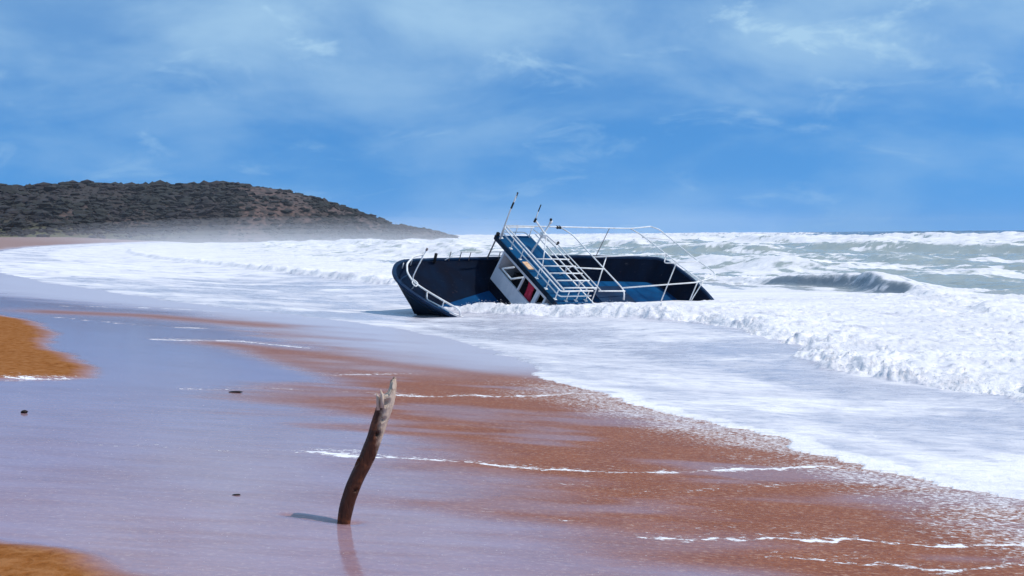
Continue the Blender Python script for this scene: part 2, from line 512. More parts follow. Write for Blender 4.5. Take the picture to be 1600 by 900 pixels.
def sea_material():
    m, t, b = new_mat('sea_water')
    g = N(t, 'ShaderNodeNewGeometry').outputs['Position']
    foam = attr(t, 'foam'); milk = attr(t, 'milk'); deep = attr(t, 'deep')
    w = mixc(t, noise(t, mapping(t, g, (0.6, 1, 1)), 0.12, 4), (0.33, 0.36, 0.33), (0.44, 0.45, 0.40))
    w = mixc(t, deep, w, (0.060, 0.105, 0.17))  # deep water, and the painted shade of the breaker face
    w = mixc(t, milk, w, (0.50, 0.48, 0.55))
    na = noise(t, mapping(t, g, (0.8, 1.5, 1)), 2.3, 7, 0.68, 0.5)
    nb = noise(t, mapping(t, g, (0.35, 1.2, 1)), 0.35, 6, 0.62, 0.3)
    nn = math_n(t, 'ADD', math_n(t, 'MULTIPLY', na, 0.55), math_n(t, 'MULTIPLY', nb, 0.45))
    fs = math_n(t, 'ADD', foam, math_n(t, 'MULTIPLY', math_n(t, 'SUBTRACT', nn, 0.5), 1.7))
    fm = math_n(t, 'MULTIPLY', rng(t, fs, 0.18, 0.80), rng(t, foam, 0.03, 0.25))
    # torn foam gaps of grey water, their dark streaks also painting wavelet shade
    gap = noise(t, mapping(t, g, (0.45, 1.5, 1), (0, 0, 0.12)), 1.5, 6, 0.66, 0.7)
    gap2 = noise(t, mapping(t, g, (0.5, 1.8, 1), (0, 0, -0.2)), 4.5, 4, 0.65, 0.5)
    gap_shade = math_n(t, 'MAXIMUM', rng(t, gap, 0.57, 0.68), math_n(t, 'MULTIPLY', rng(t, gap2, 0.58, 0.68), 0.8))
    fm = math_n(t, 'MULTIPLY', fm, math_n(t, 'SUBTRACT', 1.0, math_n(t, 'MULTIPLY', gap_shade, 0.72)))
    col = mixc(t, fm, w, mixc(t, rng(t, nb, 0.3, 0.7), (0.74, 0.71, 0.74), (0.93, 0.885, 0.885)))
    LK(t, col, b.inputs['Base Color'])
    LK(t, mix_f(t, fm, 0.16, 0.8), b.inputs['Roughness'])
    b.inputs['IOR'].default_value = 1.333
    rip = noise(t, mapping(t, g, (0.7, 1.4, 1)), 3.2, 5, 0.62, 0.4)
    n1 = bump(t, rip, 0.5, 0.14, None)
    fb = noise(t, g, 9.0, 5, 0.7)
    bump(t, fb, math_n(t, 'MULTIPLY', fm, 0.45), 0.07, b, n1)
    return m


# ------------------------------------------------------------------ beach
LINES = [  # thin residual foam lines on the wet sand (world x, y polylines), width, strength
    ([(-1.91, 17.90), (-0.02, 18.62), (1.30, 19.9)], 0.10, 0.75),
    ([(-4.67, 12.04), (-3.25, 12.22), (-2.15, 12.19)], 0.045, 0.36),
    ([(-2.15, 12.19), (-1.56, 12.11), (-0.66, 12.14), (-0.02, 11.93), (1.01, 12.07), (1.67, 12.21), (2.70, 12.83), (3.5, 13.2)], 0.085, 0.85),
    ([(0.96, 9.17), (1.45, 9.20), (1.96, 9.31), (2.73, 9.38), (3.51, 9.49), (4.10, 9.67), (5.0, 10.0)], 0.055, 0.80),
    ([(1.84, 8.72), (2.28, 8.63), (2.93, 8.53), (3.76, 8.86), (4.6, 9.1)], 0.05, 0.62),
    ([(-0.4, 9.9), (0.2, 9.75), (0.9, 9.55), (1.7, 9.75), (2.6, 9.85), (4.2, 10.3)], 0.05, 0.36),
    ([(-7.37, 17.40), (-6.55, 17.69)], 0.10, 0.85),
    ([(-4.76, 17.27), (-3.78, 17.82), (-1.74, 18.17)], 0.07, 0.50),
    ([(-3.16, 20.55), (-1.73, 21.70)], 0.11, 0.70),
    ([(-7.78, 26.29), (-6.16, 27.08), (-4.4, 26.2)], 0.14, 0.75),
    ([(-12.2, 32.1), (-9.0, 30.6), (-7.0, 31.2)], 0.14, 0.6),
    ([(-14.0, 38.0), (-11.5, 40.0), (-9.0, 39.6)], 0.18, 0.65),
    ([(0.3, 11.2), (1.4, 11.25), (2.2, 11.6), (3.3, 12.2)], 0.07, 0.40),
]


def line_dist(x, y, pl):
    d = np.full(x.shape, 1e9)
    for (ax, ay), (bx, by) in zip(pl[:-1], pl[1:]):
        vx, vy = bx - ax, by - ay
        k = np.clip(((x - ax) * vx + (y - ay) * vy) / (vx * vx + vy * vy), 0, 1)
        d = np.minimum(d, np.hypot(x - ax - k * vx, y - ay - k * vy))
    return d


A = columns(25.0, 520, 80.0, 34)
Rr = np.concatenate([geo(2.5, 6.5, 0.03)[:-1], geo(6.5, 30, 0.0042)[:-1], geo(30, 130, 0.012)[:-1], geo(130, 900, 0.03)])
RR, AA = np.meshgrid(Rr, A, indexing='ij')
BX, BY = RR * np.sin(AA), RR * np.cos(AA)
BS, BT = st(BX, BY)
BZ = beach_z(BX, BY)
dry = dry_mask(BS, BT)
# where the sheet lies smooth and mirrors the sky
cl = np.interp(BT, [8, 10.5, 11.5, 12.7, 14.4, 15.9, 17.4, 19.1, 20.5, 22.9, 25, 30, 40, 60],
               [3.6, 4.3, 4.75, 5.3, 5.0, 4.1, 4.8, 5.2, 5.3, 3.6, 3.5, 3.0, 2.0, 2.0])
calm = sstep(-1.3, 1.3, BS - cl + (fbm(BX * 0.5, BY * 1.4, 131, 4) - 0.5) * 2.4 + 0.25)
calm = np.maximum(calm, 0.4 * sstep(0.52, 0.72, fbm(BX * 0.35, BY * 1.1, 137, 4)))
bandA = sstep(0.45, 0.2, np.abs(BT - 40.5 + 0.35 * BS)) * 0 + np.exp(-((line_dist(BX, BY, [(-13.0, 34.5), (-10.6, 35.2), (-6.9, 33.6)])) / 1.2) ** 2)
bandB = np.exp(-(line_dist(BX, BY, [(-6.3, 26.2), (-3.6, 24.2), (-1.3, 22.6), (0.6, 21.0)]) / 0.7) ** 2)
bandC = np.exp(-(line_dist(BX, BY, [(-5.0, 24.2), (-2.6, 20.2)]) / 0.5) ** 2)
calm = calm * (1 - 0.85 * np.clip(bandA + bandB + 0.7 * bandC, 0, 1))
calm = np.maximum(calm, sstep(44, 52, BT))
# thicker milky sheet where the last of the bore drains towards the boat
filmA = sstep(22.3, 27, BT + 0.5 * (fbm(BX, BY, 171, 3) - .5)) * sstep(4.6, -1.5, BS + (fbm(BX * 0.45, BY * 0.9, 173, 4) - .5) * 3.5 - sstep(38, 56, BT) * 9)
filmA = filmA * (1 - 0.8 * np.clip(bandA + 0.9 * bandB + 0.6 * bandC, 0, 1))
calm = np.maximum(calm, filmA)
scour = np.exp(-(line_dist(BX, BY, [(-1.75, 9.28), (-1.5, 9.17), (-1.29, 9.10), (-1.2, 9.12)]) / 0.06) ** 2)
calm = calm * (1 - 0.45 * scour)
BZ = BZ - 0.010 * scour
foam = np.zeros_like(BX)
wx = BX + (fbm(BX * 2.0, BY * 2.0, 141, 3) - .5) * 0.25
wy = BY + (fbm(BX * 1.6, BY * 1.6, 143, 4) - .5) * 0.55 + (fbm(BX * 7, BY * 7, 145, 2) - .5) * 0.10
for pl, w, k in LINES:
    d = line_dist(wx, wy, pl)
    wv = w * (0.5 + 1.1 * fbm(BX * 1.7, BY * 0.6, 151, 3))
    brk = 0.45 + 0.75 * fbm(BX * 2.6, BY * 1.2, 155, 4)
    foam = np.maximum(foam, k * brk * np.exp(-(d / wv) ** 2))
    foam = np.maximum(foam, 0.46 * k * brk * np.exp(-(line_dist(wx, wy - 0.16, pl) / (wv * 3.2)) ** 2))
swe = np.interp(BT, SW_T, SW_S)
speck = sstep(2.9, 0.0, BS - swe + (fbm(BX * 0.8, BY * 0.8, 161, 3) - .5) * 2.2) * (1 - sstep(21, 27, BT))
speck = np.maximum(speck, 0.25 * sstep(0.5, 0.7, fbm(BX * 0.8, BY * 2.4, 163, 4)) * sstep(5.5, 3, BS))
BZ = BZ + 0.004 * foam
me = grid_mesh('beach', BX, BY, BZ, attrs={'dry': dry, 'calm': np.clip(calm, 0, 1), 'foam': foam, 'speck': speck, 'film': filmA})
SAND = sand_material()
beach = tag(obj('beach', me, SAND), 'reddish wet sandy beach with a thin sheet of draining water', kind='structure')

# ------------------------------------------------------------------ sea
A = columns(25.0, 640, 70.0, 40)
Rr = np.concatenate([geo(8, 17, 0.007)[:-1], np.arange(17, 72, 0.1), geo(72, 330, 0.0065)[:-1], geo(330, 4000, 0.013)])
RR, AA = np.meshgrid(Rr, A, indexing='ij')
SX, SY = RR * np.sin(AA), RR * np.cos(AA)
SZ, FO, MI, DE, DIN = sea_fields(SX, SY)
me = grid_mesh('sea', SX, SY, SZ, keep=(DIN > -0.25), attrs={'foam': FO, 'milk': MI, 'deep': DE})
SEA = sea_material()
sea = tag(obj('sea', me, SEA), 'rough foaming sea with white surf and grey green swell', kind='structure')
del SX, SY, SZ, FO, MI, DE, DIN, RR, AA, BX, BY, BZ

# ------------------------------------------------------------------ headland
HX = [-420, -330, -269, -249, -222, -185, -148, -129, -111, -92, -72, -65, -60, -48, -41, -32, -22]
HH = [27, 30, 29.9, 28.9, 29.3, 28.9, 29.8, 27.8, 23.6, 17.6, 9.6, 7.0, 7.4, 5.0, 3.6, 0.8, -3]


def hill_z(x, y):
    H = np.interp(x, HX, HH)
    y0 = np.interp(x, [-420, -269, -190, -120, -60, -20], [380, 440, 490, 545, 585, 600]) + (fbm(x * 0.018, y * 0.006, 211, 3) - .5) * 60
    k = np.clip((y - y0) / (640 - y0), 0, 1.0)
    prof = 0.10 * sstep(0, 0.18, k) + 0.90 * sstep(0.08, 1.02, k) ** 0.85
    z = H * prof
    back = sstep(660, 1000, y)
    z = z * (1 - 0.6 * back)
    gul = (fbm(x * 0.03, y * 0.012, 213, 4) - 0.5)
    z = z + gul * 9.0 * np.sin(np.clip(k, 0, 1) * math.pi) * np.clip(H / 28, 0, 1)
    z = z + (fbm(x * 0.12, y * 0.12, 217, 3) - .5) * 1.6 * np.clip(H / 20, 0, 1) * sstep(0, .2, k)
    z = np.where(k <= 0, -1.2, z + 0.4)
    return z, k


hx = np.linspace(-430, -14, 300); hy = np.linspace(370, 1000, 260)
HXX, HYY = np.meshgrid(hx, hy)
HZ, HK = hill_z(HXX, HYY)
rock = sstep(0.44, 0.58, fbm(HXX * 0.05, HYY * 0.03, 221, 4)) * sstep(-190, -140, HXX)
rock = np.maximum(rock, 0.8 * sstep(0.62, 0.70, fbm(HXX * 0.08, HYY * 0.05, 225, 3)))
grass = sstep(0.42, 0.05, HK) * sstep(-120, -200, HXX)
hill_me = grid_mesh('headland', HXX, HYY, HZ, keep=(HK > 0), attrs={'rock': rock, 'grass': grass})
m, t, b = new_mat('headland_soil')
g = N(t, 'ShaderNodeNewGeometry').outputs['Position']
c = mixc(t, noise(t, g, 0.25, 5, 0.65), (0.016, 0.016, 0.014), (0.050, 0.034, 0.030))
c = mixc(t, attr(t, 'grass'), c, mixc(t, noise(t, g, 0.4, 4), (0.07, 0.085, 0.03), (0.15, 0.13, 0.06)))
c = mixc(t, math_n(t, 'MULTIPLY', attr(t, 'rock'), rng(t, noise(t, g, 0.35, 5, 0.7), 0.42, 0.6)), c, (0.125, 0.075, 0.062))
LK(t, c, b.inputs['Base Color'])
b.inputs['Roughness'].default_value = 0.95
bump(t, noise(t, g, 0.5, 5, 0.7), 0.8, 1.2, b)
tag(obj('headland', hill_me, m), 'low dark headland of soil and rock behind the bay', kind='structure')

# salt haze over the bay
def closed_box(name, lo, hi):
    vs = [(x, y, z) for x in (lo[0], hi[0]) for y in (lo[1], hi[1]) for z in (lo[2], hi[2])]
    return mesh_from(name, vs, [(0, 1, 3, 2), (4, 6, 7, 5), (0, 4, 5, 1), (2, 3, 7, 6), (0, 2, 6, 4), (1, 5, 7, 3)], False)


def vol_mat(name, col, dens, aniso=0.2):
    m = bpy.data.materials.new(name); m.use_nodes = True
    t = m.node_tree; t.nodes.clear()
    o = N(t, 'ShaderNodeOutputMaterial'); v = N(t, 'ShaderNodeVolumePrincipled')
    v.inputs['Color'].default_value = (*col, 1); v.inputs['Density'].default_value = dens
    v.inputs['Anisotropy'].default_value = aniso
    LK(t, v.outputs[0], o.inputs['Volume'])
    return m


tag(obj('haze', closed_box('haze', (-4500, -60, -8), (4500, 4600, 50)), vol_mat('haze_air', (0.84, 0.88, 1.0), 0.00007)),
    'thin salt haze in the air over the bay', kind='stuff')

# spray drifting off the surf below the headland
bm = bmesh.new()
bmesh.ops.create_uvsphere(bm, u_segments=32, v_segments=16, radius=1.0)
me = bpy.data.meshes.new('sea_spray'); bm.to_mesh(me); bm.free()
SPR = vol_mat('sea_spray_air', (0.98, 0.97, 1.0), 0.0006, 0.0)
for k_, (hgt_, lab) in enumerate([(1.8, 'lowest sheet of pale spray hugging the distant surf'), (3.2, 'second sheet of pale spray above the distant surf'),
                                  (4.8, 'third sheet of pale spray above the distant surf'), (6.6, 'fourth sheet of faint spray before the headland foot'),
                                  (9.0, 'uppermost faint spray drifting before the headland slope')]):
    spray = obj('sea_spray', me, SPR if k_ == 0 else None)
    spray.location = (-85, 430, 0.6); spray.scale = (70 + 8 * k_, 150 + 8 * k_, hgt_); spray.rotation_euler = (0, 0, 0.55)
    tag(spray, lab, 'spray', 'sheets of spray over the distant surf', 'stuff')

# scrub: thousands of small bushes that read as one dark mass
def ico(sub):
    bm = bmesh.new()
    bmesh.ops.create_icosphere(bm, subdivisions=sub, radius=1.0)
    V = np.array([v.co[:] for v in bm.verts]); T = np.array([[v.index for v in f.verts] for f in bm.faces])
    bm.free()
    return V, T


IV1, IT1 = ico(1)      # 12 verts / 20 faces
IV2, IT2 = ico(2)      # 42 verts / 80 faces


def blobs(cent, size, base, jit, seed, squash=None):
    V0, T0 = base
    r = np.random.default_rng(seed)
    n = len(cent); k = len(V0)
    V = V0[None] * (1 + jit * (r.random((n, k, 1)) - 0.5) * 2) + jit * 0.5 * (r.random((n, k, 3)) - 0.5)
    ang = r.random(n) * 6.283
    ca, sa = np.cos(ang)[:, None], np.sin(ang)[:, None]
    V = np.stack([V[..., 0] * ca - V[..., 1] * sa, V[..., 0] * sa + V[..., 1] * ca, V[..., 2]], -1)
    V = V * size[:, None, :] + cent[:, None, :]
    T = T0[None] + (np.arange(n) * k)[:, None, None]
    return V.reshape(-1, 3), T.reshape(-1, 3), k


nb = 30000
bx = RNG.uniform(-425, -16, nb * 3); by = RNG.uniform(385, 720, nb * 3)
bz, bk = hill_z(bx, by)
br = sstep(0.44, 0.58, fbm(bx * 0.05, by * 0.03, 221, 4)) * sstep(-190, -140, bx)
bg_ = sstep(0.42, 0.05, bk) * sstep(-120, -200, bx)
p = (bk > 0.01) * (1 - 0.86 * br) * (1 - 0.55 * bg_) * (bz > 1.0) * np.where(by > 650, 0.35, 1.0) * (0.25 + 1.5 * sstep(0.30, 0.58, fbm(bx * .035, by * .022, 231, 3)))
sel = np.nonzero(RNG.random(nb * 3) < p * 0.95)[0][:nb]
bx, by, bz, bk = bx[sel], by[sel], bz[sel], bk[sel]
sz = (0.22 + RNG.random(len(bx)) ** 4.0 * 0.9) * (0.5 + 0.9 * fbm(bx * .03, by * .02, 241, 3)) * np.interp(bx, [-269, -110, -50, -20], [1.9, 1.7, 1.1, 0.7])
sz = sz * np.where(bk < 0.15, 0.7, 1)
tallk = RNG.random(len(bx)) < 0.012
sz = np.where(tallk & (bx < -120), sz * 1.5, sz)
sq_ = np.where(RNG.random(len(sz)) < 0.3, 0.95, 0.55)
size = np.stack([sz * 1.7, sz * 1.5, sz * sq_ * (0.7 + 0.4 * RNG.random(len(sz)))], -1)
V, T, k = blobs(np.stack([bx, by, bz + sz * 0.35], -1), size, (IV1, IT1), 0.45, 5)
tv = np.repeat(RNG.random(len(bx)), k)
tone = np.repeat(np.clip(fbm(bx * 0.04, by * 0.04, 235, 3) + RNG.normal(0, .12, len(bx)), 0, 1), k)
me = tri_mesh('scrub', V, T, {'tint': tv, 'tone': tone}, smooth=False)
m, t, b = new_mat('scrub_leaves')
g = N(t, 'ShaderNodeNewGeometry').outputs['Position']
c = mixc(t, attr(t, 'tint'), (0.004, 0.004, 0.007), (0.017, 0.015, 0.011))
c = mixc(t, rng(t, attr(t, 'tone'), 0.45, 0.75, 0, 0.75), c, (0.030, 0.017, 0.022))
c = mixc(t, rng(t, noise(t, g, 1.1, 3), 0.4, 0.6, 0, 0.6), c, (0.018, 0.022, 0.014))
LK(t, c, b.inputs['Base Color'])
b.inputs['Roughness'].default_value = 0.9
tag(obj('scrub', me, m), 'dark low coastal scrub covering the headland', 'scrub', kind='stuff')

# ------------------------------------------------------------------ boat
# local frame: u runs aft, v towards the low (heeled) side facing the beach, w up from the deck
BO = Vector((-4.1415, 43.8676, 0.241))
FA = Vector((0.83370294, 0.55181594, -0.02094242))
TA = Vector((0.46410792, -0.72073293, -0.51492512))
UA = Vector((0.29923778, -0.41957504, 0.85697931))
boat = bpy.data.objects.new('fishing_boat', None)
C.objects.link(boat)
boat.empty_display_size = 0.5
Mb = Matrix.Identity(4)
for r_ in range(3):
    Mb[r_][0], Mb[r_][1], Mb[r_][2], Mb[r_][3] = FA[r_], -TA[r_], UA[r_], BO[r_]
boat.matrix_world = Mb
tag(boat, 'wrecked blue fishing boat heeled over in the surf with white rails', 'boat')


def LP(u, v, w):
    return Vector((u, -v, w))


def paint(name, col, col2, rough=0.6, scale=3.0, rust=0.0, streak=False, spec=0.12):
    m, t, b = new_mat(name)
    oc = N(t, 'ShaderNodeTexCoord').outputs['Object']
    f = noise(t, mapping(t, oc, (1, 1, 0.35) if streak else (1, 1, 1)), scale, 6, 0.65, 0.3)
    c = mixc(t, rng(t, f, 0.3, 0.7), col, col2)
    if rust:
        rf = noise(t, mapping(t, oc, (2.2, 2.2, 0.6)), 2.6, 6, 0.7, 0.6)
        c = mixc(t, rng(t, rf, 0.60, 0.72, 0, rust), c, (0.16, 0.055, 0.025))
    salt = noise(t, mapping(t, oc, (0.9, 3.0, 1.4)), 3.5, 6, 0.75, 0.4)
    c = mixc(t, rng(t, salt, 0.60, 0.78, 0, 0.20), c, (0.36, 0.36, 0.36))
    LK(t, c, b.inputs['Base Color'])
    LK(t, rng(t, f, 0.2, 0.8, rough - 0.1, rough + 0.15), b.inputs['Roughness'])
    b.inputs['Specular IOR Level'].default_value = spec
    bump(t, f, 0.12, 0.02, b)
    return m


M_HULL = paint('hull_navy_paint', (0.002, 0.008, 0.018), (0.006, 0.028, 0.058), 0.6, 1.2, 0.55, True, 0.08)
M_IN = paint('inner_bulwark_paint', (0.002, 0.004, 0.012), (0.003, 0.011, 0.030), 0.8, 1.0, 0.15, True, 0.05)
M_DECK = paint('blue_deck_paint', (0.003, 0.032, 0.10), (0.005, 0.070, 0.19), 0.7, 0.8, 0.10, False, 0.03)
M_ROOF = paint('blue_roof_paint', (0.004, 0.044, 0.115), (0.007, 0.072, 0.175), 0.7, 1.3, 0.10, False, 0.03)
M_CAP = paint('blue_cap_paint', (0.003, 0.014, 0.042), (0.007, 0.032, 0.080), 0.6, 2.0, 0.25)
M_WHITE = paint('white_tube_paint', (0.66, 0.64, 0.62), (0.86, 0.86, 0.86), 0.5, 3.0, 0.75)
M_CABIN = paint('white_cabin_paint', (0.60, 0.60, 0.66), (0.74, 0.73, 0.76), 0.5, 2.0, 0.25, True)
M_BLACK = paint('black_fitting', (0.010, 0.010, 0.012), (0.025, 0.025, 0.028), 0.5, 5.0)
M_GREY = paint('weathered_grey_steel', (0.14, 0.12, 0.12), (0.26, 0.22, 0.21), 0.6, 5.0, 0.4)
M_DARKIN = paint('dark_cabin_lining', (0.012, 0.012, 0.016), (0.03, 0.028, 0.035), 0.8, 2.0)
M_BOARD = paint('bare_plywood', (0.55, 0.30, 0.15), (0.75, 0.55, 0.40), 0.7, 9.0)

BL = 14.5                                   # overall length, bow tip at u = -0.5


def sheer(u):
    return np.interp(u, [-0.5, 0.0, 0.5, 1.2, 2.0, 3.0, 4.5, 9.0, 14.0], [1.38, 1.28, 1.16, 0.97, 0.84, 0.77, 0.80, 0.93, 0.97])


def plan(level, npts=64):
    """half plan curve at a height level (1 = gunwale, 0 = keel): list of (u, half breadth)"""
    u0 = -0.45 + 2.5 * (1 - level) ** 1.1
    u1 = 14.1 - 0.5 * (1 - level)
    bmax = 2.4 * (1 - (1 - level) ** 2.4) ** 0.5 if level > 0 else 0.0
    Lb = 4.4 + 3.0 * (1 - level)
    pts = []
    for i in range(npts):
        p_ = i / (npts - 1)
        x = (1 - math.cos(p_ * math.pi)) / 2 * (u1 - u0)
        f = 1.0
        if x < Lb:
            fine_ = min(1.0, (1 - level) * 2.2)
            f *= (1 - fine_) * max(0.0, 1 - (1 - x / Lb) ** 2.6) ** (1 / 1.75) + fine_ * (x / Lb) ** 0.95
        f *= 1 - 0.10 * max(0, (x - 7) / (u1 - u0 - 7)) ** 2
        e = (u1 - u0) - x
        if e < 1.1: f *= max(0.0, 1 - (1 - e / 1.1) ** 3.2) ** 0.5
        pts.append((u0 + x, bmax * f))
    return pts


def hull_mesh():
    levels = [0.0, 0.06, 0.14, 0.24, 0.36, 0.5, 0.65, 0.8, 0.92, 1.0]
    NP = 64
    vs, fs = [], []
    KW = -1.35
    ring = []
    for lv in levels:
        pl = plan(lv, NP)
        row = []
        for side in (1, -1):
            seq = pl if side == 1 else pl[::-1][1:-1]
            for (u, hb) in seq:
                w = KW + (sheer(u) - KW) * lv + 0.30 * (1 - lv) * max(0, 1 - (u + .5) / 4) ** 2
                row.append(len(vs)); vs.append(LP(u, hb * side, w))
        ring.append(row)
    n = len(ring[0])
    for a_, b_ in zip(ring[:-1], ring[1:]):
        for i in range(n):
            j = (i + 1) % n
            fs.append((a_[i], a_[j], b_[j], b_[i]))
    return mesh_from('hull', vs, fs)


def closed_plan(inset, NP=64, lev=1.0):
    pl = plan(lev, NP)
    out_ = []
    for side in (1, -1):
        seq = pl if side == 1 else pl[::-1][1:-1]
        for (u, hb) in seq:
            uu = u + (inset if u < 1.0 else 0) * max(0, 1 - (u + .5) / 1.5) - (inset * max(0, 1 - (14.1 - u) / 1.1) if u > 13 else 0)
            out_.append((uu, max(0.0, hb - inset) * side, u))
    return out_


hull = obj('hull', hull_mesh(), M_HULL, boat)
o_, i_ = closed_plan(-0.02), closed_plan(0.10)
n = len(o_)
vs = [LP(u, v, sheer(uo) - 0.05) for u, v, uo in o_] + [LP(u, v, sheer(uo) + 0.035) for u, v, uo in o_] \
    + [LP(u, v, sheer(uo) + 0.035) for u, v, uo in i_] + [LP(u, v, sheer(uo) - 0.05) for u, v, uo in i_]
fs = []
for k_ in range(3):
    for i in range(n):
        j = (i + 1) % n
        fs.append((k_ * n + i, k_ * n + j, (k_ + 1) * n + j, (k_ + 1) * n + i))
obj('gunwale', mesh_from('gunwale', vs, fs, False), M_CAP, boat)
i2 = closed_plan(0.085); i3 = closed_plan(0.10, 64, 0.5)
vs = [LP(u, v, sheer(uo) - 0.02) for u, v, uo in i2] + [LP(u, v, -0.14) for u, v, uo in i3]
fs = [(i, (i + 1) % n, n + (i + 1) % n, n + i) for i in range(n)]
bul = obj('bulwark', mesh_from('bulwark', vs, fs), M_IN, boat)
vs = [LP(u, v, -0.10) for u, v, uo in closed_plan(0.07, 64, 0.5)]
vs.append(LP(6, 0, -0.06))
fs = [(i, (i + 1) % n, n) for i in range(n)]
obj('deck', mesh_from('deck', vs, fs, False), M_DECK, boat)


def box_bm(bm, c0, c1):
    (a0, a1, a2), (b0, b1, b2) = c0, c1
    v = [bm.verts.new(LP(x, y, z)) for x in (a0, b0) for y in (a1, b1) for z in (a2, b2)]
    for f in ((0, 1, 3, 2), (4, 6, 7, 5), (0, 4, 5, 1), (2, 3, 7, 6), (0, 2, 6, 4), (1, 5, 7, 3)):
        bm.faces.new([v[i] for i in f])


def box(name, c0, c1, mat, parent, bev=0.0, lean=0.0, wref=0.0):
    bm = bmesh.new()
    box_bm(bm, c0, c1)
    if lean:
        for v in bm.verts: v.co.x += (v.co.z - wref) * lean
    bmesh.ops.recalc_face_normals(bm, faces=bm.faces[:])
    if bev: bmesh.ops.bevel(bm, geom=bm.edges[:], offset=bev, segments=2, affect='EDGES', profile=0.6)
    me = bpy.data.meshes.new(name); bm.to_mesh(me); bm.free()
    return obj(name, me, mat, parent)


def tube_mesh(name, pts, rad, sides=8, local=True, caps=True):
    P = [LP(*p) if local else Vector(p) for p in pts]
    rads = rad if isinstance(rad, (list, tuple)) else [rad] * len(P)
    vs, fs = [], []
    prev = None
    for i, p in enumerate(P):
        d = (P[min(i + 1, len(P) - 1)] - P[max(i - 1, 0)]).normalized()
        if prev is None:
            a = Vector((0, 0, 1)) if abs(d.z) < 0.9 else Vector((1, 0, 0))
            nx = d.cross(a).normalized()
        else:
            nx = (prev - d * prev.dot(d)).normalized()
        prev = nx
        ny = d.cross(nx)
        for k_ in range(sides):
            a = 2 * math.pi * k_ / sides
            vs.append(p + (nx * math.cos(a) + ny * math.sin(a)) * rads[i])
    for i in range(len(P) - 1):
        for k_ in range(sides):
            j = (k_ + 1) % sides
            fs.append((i * sides + k_, i * sides + j, (i + 1) * sides + j, (i + 1) * sides + k_))
    if caps:
        fs.append(tuple(range(sides))[::-1]); fs.append(tuple((len(P) - 1) * sides + k_ for k_ in range(sides)))
    return mesh_from(name, vs, fs)


def rounded(pts, r=0.12, seg=4):
    """round the corners of a polyline"""
    P = [Vector(p) for p in pts]
    o = [P[0]]
    for i in range(1, len(P) - 1):
        a, b_, c_ = P[i - 1], P[i], P[i + 1]
        r1 = min(r, (a - b_).length * .45); r2 = min(r, (c_ - b_).length * .45)
        p0 = b_ + (a - b_).normalized() * r1; p2 = b_ + (c_ - b_).normalized() * r2
        for k_ in range(seg + 1):
            tt = k_ / seg
            o.append(p0 * (1 - tt) ** 2 + b_ * 2 * tt * (1 - tt) + p2 * tt * tt)
    o.append(P[-1])
    return [tuple(p) for p in o]


TR = 0.027


def tube(name, pts, rad=TR, mat=None, parent=None, r=0.12):
    pts = rounded(pts, r) if len(pts) > 2 else pts
    return obj(name, tube_mesh(name, pts, rad), mat or M_WHITE, parent or boat)


# --- wheelhouse
wh = bpy.data.objects.new('wheelhouse', None)
C.objects.link(wh); wh.parent = boat
LEAN = 0.16
F0, F1 = 4.72, 4.80                        # front wall planes at w = 0
fw = dict(lean=LEAN, wref=0.0)
box('base_panel', (F0 + .004, -1.66, -0.08), (F1, 1.66, 0.298), M_IN, wh, 0.006, **fw)
box('front_wall', (F0, -1.68, 0.30), (F1, 1.68, 0.86), M_CABIN, wh, 0.008, **fw)
box('header_panel', (F0, -1.68, 1.50), (F1, 1.68, 1.70), M_CABIN, wh, 0.008, **fw)
for v0, v1 in ((-1.68, -1.58), (0.0, 0.075), (1.02, 1.22), (1.58, 1.68)):
    box('window_post', (F0 + 0.002, v0, 0.862), (F1 - 0.002, v1, 1.498), M_CABIN, wh, 0.006, **fw)
for sd in (-1, 1):
    vv = sorted((sd * 1.60, sd * 1.67))
    box('side_wall', (5.0, vv[0], -0.08), (6.3, vv[1], 1.69), M_CABIN, wh, 0.006)
box('aft_wall', (6.305, -1.67, -0.08), (6.37, 1.67, 1.69), M_DARKIN, wh, 0.006)
box('cabin_floor', (4.9, -1.59, -0.05), (6.30, 1.59, 0.02), M_DARKIN, wh)
box('console', (5.35, -1.1, 0.025), (5.85, 0.2, 0.95), M_DARKIN, wh, 0.02)
box('seat_locker', (5.5, 0.75, 0.025), (6.1, 1.5, 0.62), M_CABIN, wh, 0.02)
fr_ = tube('window_frame', [(4.66, -0.33, 1.66), (4.60, -0.93, 1.23), (4.60, -0.21, 1.22), (4.66, 0.38, 1.66)], 0.034, M_WHITE, wh, 0.03)
# --- roof (upper deck)
rf = box('roof', (4.93, -2.42, 1.715), (6.52, 2.42, 1.83), M_ROOF, boat, 0.012)
box('roof_fascia', (4.885, -2.44, 1.66), (4.928, 2.44, 1.845), M_HULL, rf, 0.006)
box('roof_edging', (6.523, -2.44, 1.68), (6.575, 2.44, 1.85), M_WHITE, rf, 0.006)
box('loose_board', (5.00, -0.42, 1.834), (5.24, 0.12, 1.862), M_BOARD, rf, 0.004)
box('navigation_lamp', (4.90, -2.42, 1.85), (5.02, -2.30, 1.99), M_BLACK, rf, 0.02)
